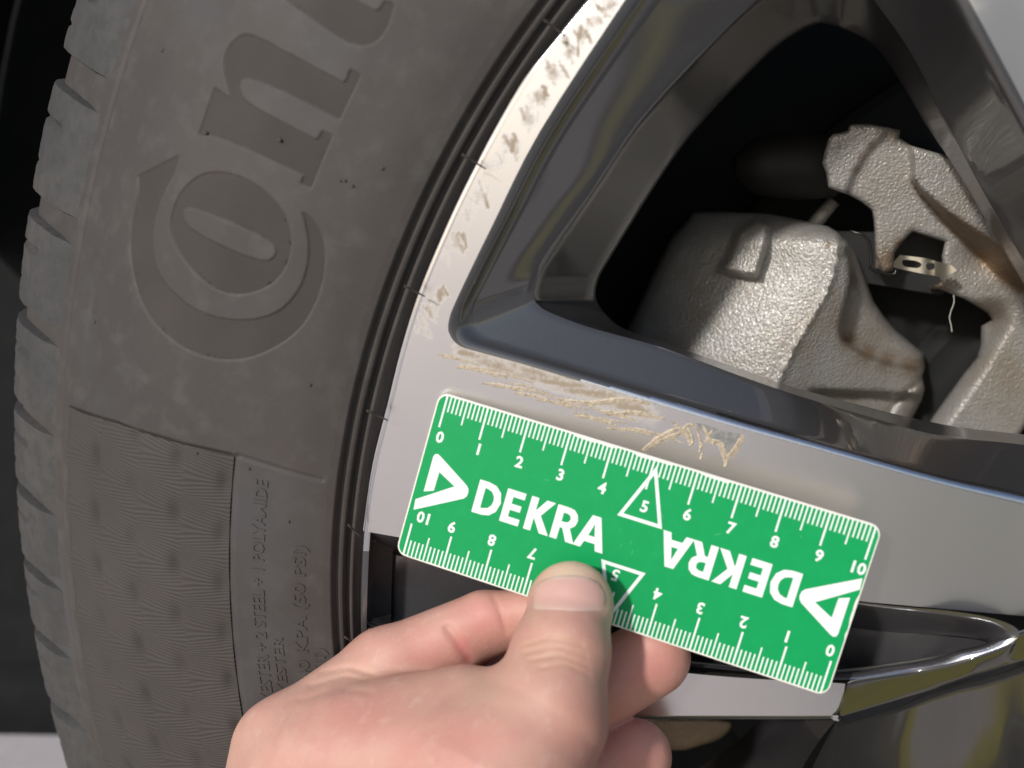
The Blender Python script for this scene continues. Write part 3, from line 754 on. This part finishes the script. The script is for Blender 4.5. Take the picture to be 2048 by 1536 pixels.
def br_y(x, y):
    P = np.stack([x, y], 1)
    d = side_of(P, STEP)
    up = sstep(d, -2, 4); 
    Y = 70 + .028 * (y - 300) - 2.5 * sstep(-(side_of(P, [(1790,250),(1742,300),(1712,345),(1697,385)])), -6, 10)
    # right-hand pad stands forward of the web; its underside slopes back
    band = 8 + 52 * sstep(x, 1800, 2000)
    fwd = np.where(d > 0, 1.0, 1 - sstep(-d, 0, 1) * sstep(-d / band, 0, 1))
    Y -= 13.0 * fwd * sstep(x, 1780, 1826)
    # lower leg: front face turns away to the left
    leg = side_of(P, [(2050,560),(2030,650),(1975,745),(1908,840),(1860,910)])
    lower = sstep(y, 590, 660)
    Y += lower * 9.0 * sstep(-leg, -2, 60) * 1.5
    Y += (1 - lower) * 5 * np.exp(-((x - 1975) / 45.) ** 2 - ((y - 510) / 30.) ** 2)
    e = sd(P, BR); R = 11.
    t = np.clip(e / R, 0, 1); Y += (R / 6.6) * (1 - np.sqrt(np.clip(1 - (1 - t) ** 2, 0, 1)))
    return Y
dsgn = float(side_of(np.array([[1900., 360.]]), STEP)[0])
if dsgn < 0: STEP = STEP[::-1]
if float(side_of(np.array([[1700., 600.]]), RIDGE)[0]) < 0: RIDGE = RIDGE[::-1]; 
def br_rust_shade(p):
    d = side_of(p, STEP); band = 10 + 52 * sstep(p[:, 0], 1800, 2000)
    k_ = sstep(-d, 0, 6) * (1 - sstep(-d / band, .8, 1.15)) * sstep(p[:, 0], 1775, 1800) * (p[:, 1] > 360)  # band puts the shade of the sloping step wall into the colour
    return np.maximum(.95 * k_, rust_shade_f([(1722,312,9,.5),(1740,290,10,.55),(1715,340,9,.5),(1765,262,14,.5),(1790,270,14,.6),(1775,520,30,.85),(1800,490,18,.8),(1785,540,15,.9),(1900,290,10,.3),(1945,402,8,.6),(1850,396,12,.6),(1895,440,12,.6),(1945,480,14,.6),(1995,515,14,.6),(1985,625,30,.4),(1880,575,18,.7)])(p))
sheet('caliper_bracket', [BR], lambda x, y: at_y(x, y, br_y(x, y)), 5.5, M_CAST, caliper, bstep=5, skirt=lambda x, y: at_y(x, y, br_y(x, y) + 30), sharp=70,
      attrs={'rust_shade': br_rust_shade})
# sliding pin boot left of the bracket
bx = np.linspace(1470, 1672, 16); br = np.interp(bx, [1470, 1490, 1510, 1530, 1600, 1640, 1672], [20, 40, 52, 58, 64, 62, 58])
rg = []
for x, r in zip(bx, br):
    a = np.linspace(0, 2 * math.pi, 28, endpoint=False)
    c = at_y(np.array(x), np.array(332.), 84.)
    rg.append(np.stack([np.full(28, c[0]), c[1] + r / 6.5 * np.cos(a), c[2] + r / 6.5 * np.sin(a)], -1))
loft('guide_pin_boot', rg, M_BOOT, caliper)
v, f = tube([at_y(np.array(x), np.array(y), 96.) for x, y in [(1610, 470), (1640, 435), (1668, 402)]], [2.2, 2.2, 2.0], 10); mk('slide_pin', v, f, M_CAST, caliper)
# pad, spring clip, wire loop
sheet('brake_pad', [[(1660,462),(1900,468),(1902,580),(1880,590),(1700,560),(1665,520)]], lambda x, y: at_y(x, y, np.full(np.shape(x), 92.)), 30, M_PAD, caliper, skirt=lambda x, y: at_y(x, y, np.full(np.shape(x), 104.)), smooth=False)
CL = [(1788,523),(1800,510),(1850,516),(1874,523),(1903,530),(1914,541),(1888,557),(1867,551),(1848,548),(1800,538),(1786,534)]
SL1 = crom([(1806,520),(1828,521),(1841,526),(1842,531),(1834,536),(1808,532)], 3); SL2 = crom([(1853,528),(1862,526),(1869,529),(1868,537),(1860,540),(1853,536)], 3)
sheet('spring_clip', [CL, SL1, SL2], lambda x, y: at_y(x, y, 66 + .02 * (x - 1790) - 1.6 * sstep(x, 1864, 1872) + 1.0 * np.sin((x - 1790) / 13.)), 6, M_SPRING, caliper, bstep=4, skirt=lambda x, y: at_y(x, y, 66.8 + .02 * (x - 1790) - 1.6 * sstep(x, 1864, 1872) + 1.0 * np.sin((x - 1790) / 13.)), sharp=40)
v, f = tube([at_y(np.array(float(x)), np.array(float(y)), 66.) for x, y in [(1700,462),(1728,470),(1738,482),(1742,503),(1742,528),(1740,536),(1750,543),(1780,549),(1790,548),(1793,536)]], .40); mk('wire_loop', v, f, M_WIRE, caliper)
v, f = tube([at_y(np.array(float(x)), np.array(float(y)), 72.) for x, y in crom([(1907,590),(1908,605),(1902,622),(1899,636),(1902,650),(1904,664)], 3, False)], .16, 5); o = mk('loose_fibre', v, f, M_THREAD); o['label'] = 'fine pale fibre hanging from the caliper bracket inside the wheel'; o['category'] = 'fibre'
# lower tip of the caliper carrier seen under the lower spoke
sheet('carrier_tip', [crom([(1240,1430),(1330,1436),(1440,1440),(1462,1452),(1440,1476),(1400,1490),(1350,1500),(1250,1480)], 3)], lambda x, y: at_y(x, y, 70 + ((x - 1380) / 60.) ** 2), 10, M_CAST, caliper, skirt=lambda x, y: at_y(x, y, np.full(np.shape(x), 95.)), attrs={'rust_shade': lambda p: np.full(len(p), .85)})

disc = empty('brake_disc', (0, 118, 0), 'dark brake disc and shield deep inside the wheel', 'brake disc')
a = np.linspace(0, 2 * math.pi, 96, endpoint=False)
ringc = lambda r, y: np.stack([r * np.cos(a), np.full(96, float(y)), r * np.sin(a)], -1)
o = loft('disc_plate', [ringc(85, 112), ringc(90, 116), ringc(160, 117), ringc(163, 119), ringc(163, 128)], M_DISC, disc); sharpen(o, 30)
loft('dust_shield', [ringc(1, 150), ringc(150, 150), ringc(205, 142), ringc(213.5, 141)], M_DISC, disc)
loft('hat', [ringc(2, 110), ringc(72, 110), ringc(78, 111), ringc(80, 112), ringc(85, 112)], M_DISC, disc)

# ------------------------------------------------------------------ measuring card
def rotv(w_):
    w_ = np.array(w_); t = np.linalg.norm(w_); k_ = w_ / t
    K = np.array([[0, -k_[2], k_[1]], [k_[2], 0, -k_[0]], [-k_[1], k_[0], 0]])
    return np.eye(3) + math.sin(t) * K + (1 - math.cos(t)) * K @ K
CRc = rotv([0.0873684, -0.1622439, -0.2833340]); CTc = np.array([26.790860, -35.910044, -229.313459]); CL_, CH_ = 104., 40.476
CRw = M @ CRc; CTw = M @ CTc + CAM
card = empty('measuring_card', CTw, 'green plastic measuring card with white centimetre scales held against the spoke', 'ruler')
mw = Matrix.Identity(4)
for i in range(3):
    for j in range(3): mw[i][j] = float(CRw[i, j])
    mw[i][3] = float(CTw[i] * MM)
card.matrix_world = mw
def rrect(x0, y0, x1, y1, r, n=7):
    out = []
    for cx, cy, a0 in [(x1 - r, y1 - r, 0), (x0 + r, y1 - r, 90), (x0 + r, y0 + r, 180), (x1 - r, y0 + r, 270)]:
        for k_ in range(n): 
            a_ = math.radians(a0 + 90 * k_ / (n - 1)); out.append((cx + r * math.cos(a_), cy + r * math.sin(a_)))
    return np.array(out)
def cl(p, z): p = np.asarray(p, float); return np.c_[p[:, 0] - CL_ / 2, p[:, 1] - CH_ / 2, np.full(len(p), z)]
def card_body():
    rgs = []
    for ins, z in [(.25, -.9), (.05, -.8), (0, -.6), (0, -.2), (.06, -.06), (.22, 0)]:
        rgs.append(cl(rrect(ins, ins, CL_ - ins, CH_ - ins, 2.6 - ins), z))
    n = len(rgs[0]); v = np.concatenate(rgs); fs = []
    for k_ in range(5):
        for i in range(n): fs.append((k_ * n + i, k_ * n + (i + 1) % n, (k_ + 1) * n + (i + 1) % n, (k_ + 1) * n + i))
    fs.append(list(range(n))[::-1]); fs.append([5 * n + i for i in range(n)])
    mk('card_body', v, fs, M_WHITE, card, False, local=True)
card_body()
# green print layer with chipped margin
gp = dense(rrect(.38, .38, CL_ - .38, CH_ - .38, 2.3), 1.2); rg_ = np.random.default_rng(11)
gp2 = []
for (x, y) in gp:
    d = .0
    if y > CH_ - .5: d = (.55 if 33 < x < 43 or 47.5 < x < 56 or 63.5 < x < 69.5 else .12) * rg_.uniform(.7, 1.1)
    elif y < .5: d = .15 * rg_.random()
    elif x > CL_ - .5 and 14 < y < 24: d = .4 * rg_.random()
    gp2.append((x - (d if x > CL_ - .5 else 0), y - d if y > 20 else y + d))
gp2 = np.array(gp2)
mk('green_face', cl(gp2, .03), [list(range(len(gp2)))], M_GREEN, card, False, local=True)
def flip(p): p = np.asarray(p, float); return np.c_[CL_ + .5 - p[:, 0], CH_ - p[:, 1]]
def print_polys(name, polys, z=.055):
    v = []; fs = []
    for p in polys:
        p = np.asarray(p, float); ar = np.sum(p[:, 0] * np.roll(p[:, 1], -1) - p[:, 1] * np.roll(p[:, 0], -1))
        if ar < 0: p = p[::-1]
        n0 = len(v); v += list(cl(p, z))
        tr = geometry.tessellate_polygon([[Vector((float(a_), float(b_), 0)) for a_, b_ in p]])
        for t in tr:
            q = p[list(t)]; ar = (q[1, 0] - q[0, 0]) * (q[2, 1] - q[0, 1]) - (q[1, 1] - q[0, 1]) * (q[2, 0] - q[0, 0])
            fs.append([n0 + i for i in (t if ar > 0 else t[::-1])])
    return mk(name, np.array(v), fs, M_INK, card, False, local=True)
def bar(x, y0, y1, wd): return [(x - wd / 2, y0), (x + wd / 2, y0), (x + wd / 2, y1), (x - wd / 2, y1)]
D_ = [[(15.0,15.4),(17.4,15.4),(19.2,15.8),(20.6,17.1),(21.2,19.4),(20.6,21.7),(19.2,23.0),(17.4,23.4),(15.0,23.4)], [(16.75,17.0),(16.75,21.8),(17.3,21.8),(18.5,21.4),(19.2,20.5),(19.4,19.4),(19.2,18.3),(18.5,17.4),(17.3,17.0)]]
E_l = [[(21.9,15.4),(26.5,15.4),(26.5,17.0),(23.65,17.0),(23.65,18.65),(26.1,18.65),(26.1,20.15),(23.65,20.15),(23.65,21.8),(26.4,21.8),(26.4,23.4),(21.9,23.4)]]
K_l = [[(27.8,15.4),(29.55,15.4),(29.55,18.6),(31.7,15.4),(33.9,15.4),(31.0,19.5),(33.6,23.4),(31.5,23.4),(29.55,20.3),(29.55,23.4),(27.8,23.4)]]
R_l = [[(34.2,15.4),(35.95,15.4),(35.95,18.3),(36.6,18.3),(38.1,15.4),(40.1,15.4),(38.3,18.7),(39.3,19.6),(39.6,20.9),(39.2,22.3),(38.2,23.2),(37.0,23.4),(34.2,23.4)], [(35.95,19.8),(35.95,21.9),(36.9,21.9),(37.6,21.6),(37.9,20.85),(37.6,20.1),(36.9,19.8)]]
A_l = [[(39.9,15.4),(41.7,15.4),(42.25,17.0),(44.75,17.0),(45.25,15.4),(47.1,15.4),(44.55,23.4),(42.5,23.4)], [(42.8,18.6),(43.55,21.5),(44.3,18.6)]]
def print_loops(name, loops, z=.055):
    loops = [np.asarray(l, float) for l in loops]
    al = np.concatenate(loops); tr = geometry.tessellate_polygon([[Vector((float(x), float(y), 0)) for x, y in l] for l in loops]); fs = []
    for t in tr:
        q = al[list(t)]; ar = (q[1, 0] - q[0, 0]) * (q[2, 1] - q[0, 1]) - (q[1, 1] - q[0, 1]) * (q[2, 0] - q[0, 0])
        fs.append(list(t) if ar > 0 else list(t)[::-1])
    return mk(name, cl(al, z), fs, M_INK, card, False, local=True)
LOGO = [(2.7,16.5),(2.7,25.2),(3.0,25.9),(3.6,26.1),(4.3,25.8),(12.3,21.0),(12.9,20.3),(13.1,19.5),(12.95,18.5),(12.4,17.8),(1.5,11.5),(1.3,14.1),(9.5,19.9),(5.1,22.1),(5.0,17.4)]
def tri_outline(w_=.62):
    o3 = np.array([(53.2, 38.7), (47.8, 25.1), (58.4, 25.1)]); c3 = o3.mean(0)
    i3 = np.array([(53.2, 36.5), (49.0, 25.95), (57.2, 25.95)])
    return [[o3[i], o3[(i + 1) % 3], i3[(i + 1) % 3], i3[i]] for i in range(3)]
def digit(tx, cx, cy, hgt, fl):
    v, f = text_mesh(tx, 1.0, .030, 'CENTER'); s_ = hgt / .73
    p = np.c_[v[:, 0] * s_ + cx, v[:, 1] * s_ + cy - hgt / 2]
    if fl: p = flip(p)
    mk('digit', cl(p, .056), f, M_INK, card, False, local=True)
for fl in (False, True):
    g_ = (lambda p: flip(p)) if fl else (lambda p: np.asarray(p, float))
    tk = []
    for i in range(101):
        x = 2.15 + i * 1.0035
        ln = 7.7 if i % 10 == 0 else (5.7 if i % 5 == 0 else 3.75)
        if i == 50: ln = 7.2
        tk.append(g_(bar(x, CH_ - .45 - ln, CH_ - .45, .44 if i % 10 == 0 else .34)))
    print_polys('scale_ticks', tk)
    print_polys('emblem', [g_(LOGO) + np.array([.2 if fl else 0, -.8 if fl else 0])])
    for l in (D_, E_l, K_l, R_l, A_l): print_loops('letter', [g_(q) + np.array([1.4 if fl else 0, 0]) for q in l])
    print_polys('triangle_frame', [np.c_[np.asarray(q)[:, 0] - .6, CH_ - 1.2 - np.asarray(q)[:, 1]] if fl else q for q in tri_outline()], .058)
    for i in range(11):
        tx = str(i); cx = 2.15 + i * 10.035 + (.5 if i < 10 else -1.0); cy = 30.2 - .06 * 0
        if i == 10 and fl: cx -= 1.6
        if i == 0: cx = 3.0
        if i == 5: cy = 29.0; cx = 53.2
        digit(tx, cx, cy, 2.7, fl)

# ------------------------------------------------------------------ hand
def card_dist(px, py):
    d = np.stack([(px - 1024) / F, -(py - 768) / F, -np.ones_like(px)], -1); n = CRc[:, 2]
    return (CTc @ n) / (d @ n)
KP = 8.6                                     # photo px per mm near the card
def surface_nets(Vv):
    s = Vv < 0; nx, ny, nz = Vv.shape
    cs = np.zeros((nx - 1, ny - 1, nz - 1), np.int16)
    offs = [(i, j, k_) for i in (0, 1) for j in (0, 1) for k_ in (0, 1)]
    for (i, j, k_) in offs: cs += s[i:nx - 1 + i, j:ny - 1 + j, k_:nz - 1 + k_]
    act = (cs > 0) & (cs < 8); idx = np.argwhere(act); ids = -np.ones(act.shape, np.int64); ids[act] = np.arange(len(idx))
    acc = np.zeros((len(idx), 3)); cnt = np.zeros(len(idx))
    for a_ in offs:
        for ax in range(3):
            if a_[ax]: continue
            b_ = list(a_); b_[ax] = 1
            va = Vv[idx[:, 0] + a_[0], idx[:, 1] + a_[1], idx[:, 2] + a_[2]]; vb = Vv[idx[:, 0] + b_[0], idx[:, 1] + b_[1], idx[:, 2] + b_[2]]
            cr = (va < 0) != (vb < 0); t = np.where(cr, va / np.where(cr, va - vb, 1), 0)
            p = np.tile(np.array(a_, float), (len(idx), 1)); p[:, ax] += t
            acc[cr] += p[cr]; cnt[cr] += 1
    verts = idx + acc / cnt[:, None]; faces = []
    for ax in range(3):
        b1, b2 = [(1, 2), (2, 0), (0, 1)][ax]
        sl0 = [slice(1, -1)] * 3; sl0[ax] = slice(0, -1); sl1 = list(sl0); sl1[ax] = slice(1, None)
        A_, B_ = s[tuple(sl0)], s[tuple(sl1)]
        for inv, msk in ((False, A_ & ~B_), (True, ~A_ & B_)):
            e = np.argwhere(msk)
            e = e + np.array([0 if q == ax else 1 for q in range(3)])
            q = []
            for d1, d2 in ((-1, -1), (0, -1), (0, 0), (-1, 0)):
                c_ = e.copy(); c_[:, b1] += d1; c_[:, b2] += d2; q.append(ids[c_[:, 0], c_[:, 1], c_[:, 2]])
            q = np.stack(q, 1); faces.append(q[:, ::-1] if inv else q)
    return verts, np.concatenate(faces)
GX, GY, GZp = np.arange(330, 1460, 6.), np.arange(1085, 1800, 6.), np.arange(-230, 420, 6.)
XX, YY, ZZ = np.meshgrid(GX, GY, GZp, indexing='ij', sparse=True)
XX, YY, ZZ = (q.astype(np.float32) for q in (XX, YY, ZZ))
def cone(a_, b_, ra, rb, sq=None):
    a_, b_ = np.array(a_, np.float32), np.array(b_, np.float32); d = b_ - a_; l = float(d @ d)
    px, py, pz = XX - a_[0], YY - a_[1], ZZ - a_[2]
    t = np.clip((px * d[0] + py * d[1] + pz * d[2]) / l, 0, 1)
    r = ra + (rb - ra) * t
    return np.sqrt((px - t * d[0]) ** 2 + (py - t * d[1]) ** 2 + (pz - t * d[2]) ** 2) - r
def ell(c, r):
    k_ = ((XX - c[0]) / r[0]) ** 2 + ((YY - c[1]) / r[1]) ** 2 + ((ZZ - c[2]) / r[2]) ** 2
    return (np.sqrt(k_) - 1) * min(r)
def smin(a_, b_, k_):
    h = np.clip(.5 + .5 * (b_ - a_) / k_, 0, 1); return b_ + (a_ - b_) * h - k_ * h * (1 - h)
# thumb
th_ = ell((1141, 1204, 66), (84, 82, 58))
th_ = smin(th_, cone((1140, 1230, 66), (1122, 1305, 100), 80, 96), 22)
th_ = smin(th_, cone((1122, 1305, 102), (1085, 1440, 135), 98, 128), 22)
th_ = smin(th_, cone((1085, 1440, 135), (985, 1590, 170), 126, 185), 30)
# index finger: behind the card, bent at two knuckles
ix = cone((1120, 1228, -74), (975, 1246, -78), 60, 62)
ix = smin(ix, cone((965, 1250, -76), (772, 1340, -50), 68, 82), 16)
ix = smin(ix, cone((772, 1340, -50), (585, 1510, 5), 82, 116), 26)
ix = smin(ix, cone((585, 1510, 5), (560, 1700, 60), 118, 160), 36)
# web and body of the hand
pm = cone((985, 1560, 120), (640, 1560, 70), 190, 150)
pm = smin(pm, cone((930, 1420, 75), (690, 1470, 45), 92, 100), 60)
pm = smin(pm, ell((800, 1720, 80), (330, 210, 170)), 60)
hd = smin(th_, pm, 46)
hd = smin(hd, ix, 30)
# middle and ring finger, curled behind the card
mf = cone((1302, 1316, -96), (1120, 1420, -104), 80, 86)
mf = smin(mf, cone((1120, 1420, -104), (860, 1560, -50), 84, 100), 20)
rf = cone((1262, 1516, -128), (1090, 1580, -120), 82, 86)
rf = smin(rf, cone((1090, 1580, -120), (860, 1660, -60), 86, 100), 20)
lf = cone((1170, 1700, -120), (900, 1740, -60), 70, 86)
hd = smin(hd, mf, 9); hd = smin(hd, rf, 9); hd = smin(hd, lf, 9)
# nail bed: shallow step where the nail leaves the fold
hd = hd.astype(np.float64)
hd[0] = hd[-1] = 9; hd[:, 0] = hd[:, -1] = 9; hd[:, :, 0] = hd[:, :, -1] = 9
hv, hf = surface_nets(hd)
hv = np.stack([GX[0] + hv[:, 0] * 6, GY[0] + hv[:, 1] * 6, GZp[0] + hv[:, 2] * 6], 1)
# relax the voxel steps
nv = len(hv)
e_ = np.concatenate([hf[:, [0, 1]], hf[:, [1, 2]], hf[:, [2, 3]], hf[:, [3, 0]]]); e_ = np.concatenate([e_, e_[:, ::-1]])
deg = np.bincount(e_[:, 0], minlength=nv)[:, None]
for it in range(6):
    s_ = np.stack([np.bincount(e_[:, 0], weights=hv[e_[:, 1], c_], minlength=nv) for c_ in range(3)], 1) / np.maximum(deg, 1)
    hv = hv + (.5 if it % 2 == 0 else -.52) * (s_ - hv)
hv_img = hv.copy()
# small wrinkles over the thumb joint and web
def wr_line(pts, r, amt):
    global hv
    d = pdist(hv_img[:, :2], np.array(pts, float), False); k_ = (hv_img[:, 2] > -60)
    hv[:, 2] -= amt * np.exp(-(d / r) ** 2) * k_
for pts, r, amt in [([(1040,1292),(1100,1276),(1165,1290)], 4, 3), ([(1048,1306),(1110,1292),(1172,1312)], 4, 3.4), ([(1060,1320),(1120,1310),(1176,1332)], 4, 3), ([(1080,1336),(1130,1328),(1178,1350)], 4, 2.4),
                    ([(640,1345),(700,1335),(750,1352)], 7, 4), ([(620,1372),(690,1352),(740,1362)], 6, 3.4), ([(600,1400),(680,1378),(740,1384)], 7, 3), ([(896,1256),(914,1284),(936,1318)], 9, 6), ([(985,1185),(1000,1225),(1012,1262)], 5, 3)]: wr_line(pts, r, amt)
def hand_world(p): return at_dist(p[:, 0], p[:, 1], card_dist(p[:, 0], p[:, 1]) - p[:, 2] / KP)
def blob(p, spots):
    a_ = np.zeros(len(p))
    for (x, y, rx, ry, k_) in spots: a_ = np.maximum(a_, k_ * np.exp(-((p[:, 0] - x) / rx) ** 2 - ((p[:, 1] - y) / ry) ** 2))
    return a_
P2 = hv_img
red = blob(P2, [(965,1240,70,55,.55),(925,1290,22,26,.8),(860,1290,80,50,.30),(1300,1340,90,75,.62),(1210,1420,80,70,.6),(1250,1510,110,70,.5),(700,1440,120,60,.34),(930,1480,110,60,.38),(1150,1480,60,50,.3),(640,1500,60,60,.25),(820,1500,50,60,.3),(1010,1360,50,40,.22),(1165,1330,30,40,.25),(1160,1290,26,60,.18),(560,1480,60,90,.12)])
dln = pdist(P2[:, :2], np.array([(900,1262),(915,1285),(936,1318)], float), False); red = np.maximum(red, .85 * np.exp(-(dln / 10) ** 2) * sstep(P2[:, 1], 1245, 1300))
pale = blob(P2, [(1140,1140,70,28,.9),(1220,1205,16,60,.6),(690,1352,70,30,.25),(1000,1390,90,60,.22)])
tan = blob(P2, [(1110,1310,80,45,.75),(1180,1400,40,80,.35),(820,1360,130,24,.25),(480,1500,40,60,.3)])
hand = mk('hand', hand_world(hv), hf, M_SKIN, None, True, {'red': red, 'pale': pale, 'tan': tan})
fix_normals(hand)
hand['label'] = 'bare left hand pinching the green card between thumb and fingers'; hand['category'] = 'hand'
# thumb nail: curved plate lying on the thumb
NL = crom([(1066,1222),(1064,1200),(1070,1176),(1090,1158),(1138,1150),(1186,1158),(1206,1178),(1212,1202),(1206,1228),(1172,1234),(1130,1228),(1092,1226)], 4)
from mathutils.bvhtree import BVHTree
bvh = BVHTree.FromPolygons([Vector([float(c_) for c_ in q]) for q in hv], [[int(i) for i in q] for q in hf])
def thumb_z(x, y):
    out = []
    for a_, b_ in zip(x, y):
        h = bvh.ray_cast(Vector((float(a_), float(b_), 600.)), Vector((0, 0, -1)))
        out.append(h[0].z if h[0] is not None else 60.)
    return np.array(out)
def nail_fn(lift):
    def f(x, y):
        P = np.stack([x, y], 1); d = pdist(P, NL)
        return hand_world(np.c_[x, y, thumb_z(x, y) + lift * (.25 + .75 * (1 - sstep(y, 1196, 1226))) - 2.5 * (1 - sstep(d, 0, 8)) - 1.8 * sstep(y, 1212, 1228)])
    return f
sheet('thumb_nail', [NL], nail_fn(4.2), 6, M_NAIL, hand, bstep=5, skirt=nail_fn(-6.), attrs={'pale': lambda p: np.maximum(.75 * sstep(p[:, 1], 1206, 1224), .9 * (1 - sstep(p[:, 1], 1152, 1164)))})

# hairline scratches in the print of the card
_r = np.random.default_rng(21)
M_SCR = mat('scratched_print', (.10, .44, .22), .5)
for (x, y, L, a_) in [(57.5,28.2,2.4,-50),(70.5,27.8,2.6,35),(76.5,22.5,.9,10),(52.6,20.0,1.3,80),(50.6,18.6,.9,80),(53.5,17.9,1.5,85),(49.5,22.0,.8,70),(61.5,18.6,1.2,60),(88,33,1.3,-20),(30,28,1.6,15)]:
    a_ = math.radians(a_); d = np.array([math.cos(a_), math.sin(a_)]); n_ = np.array([-d[1], d[0]]) * .06; c_ = np.array([x, y])
    o = print_polys('scratch', [[c_ - d * L / 2, c_ + n_, c_ + d * L / 2, c_ - n_]], .045); o.data.materials[0] = M_SCR
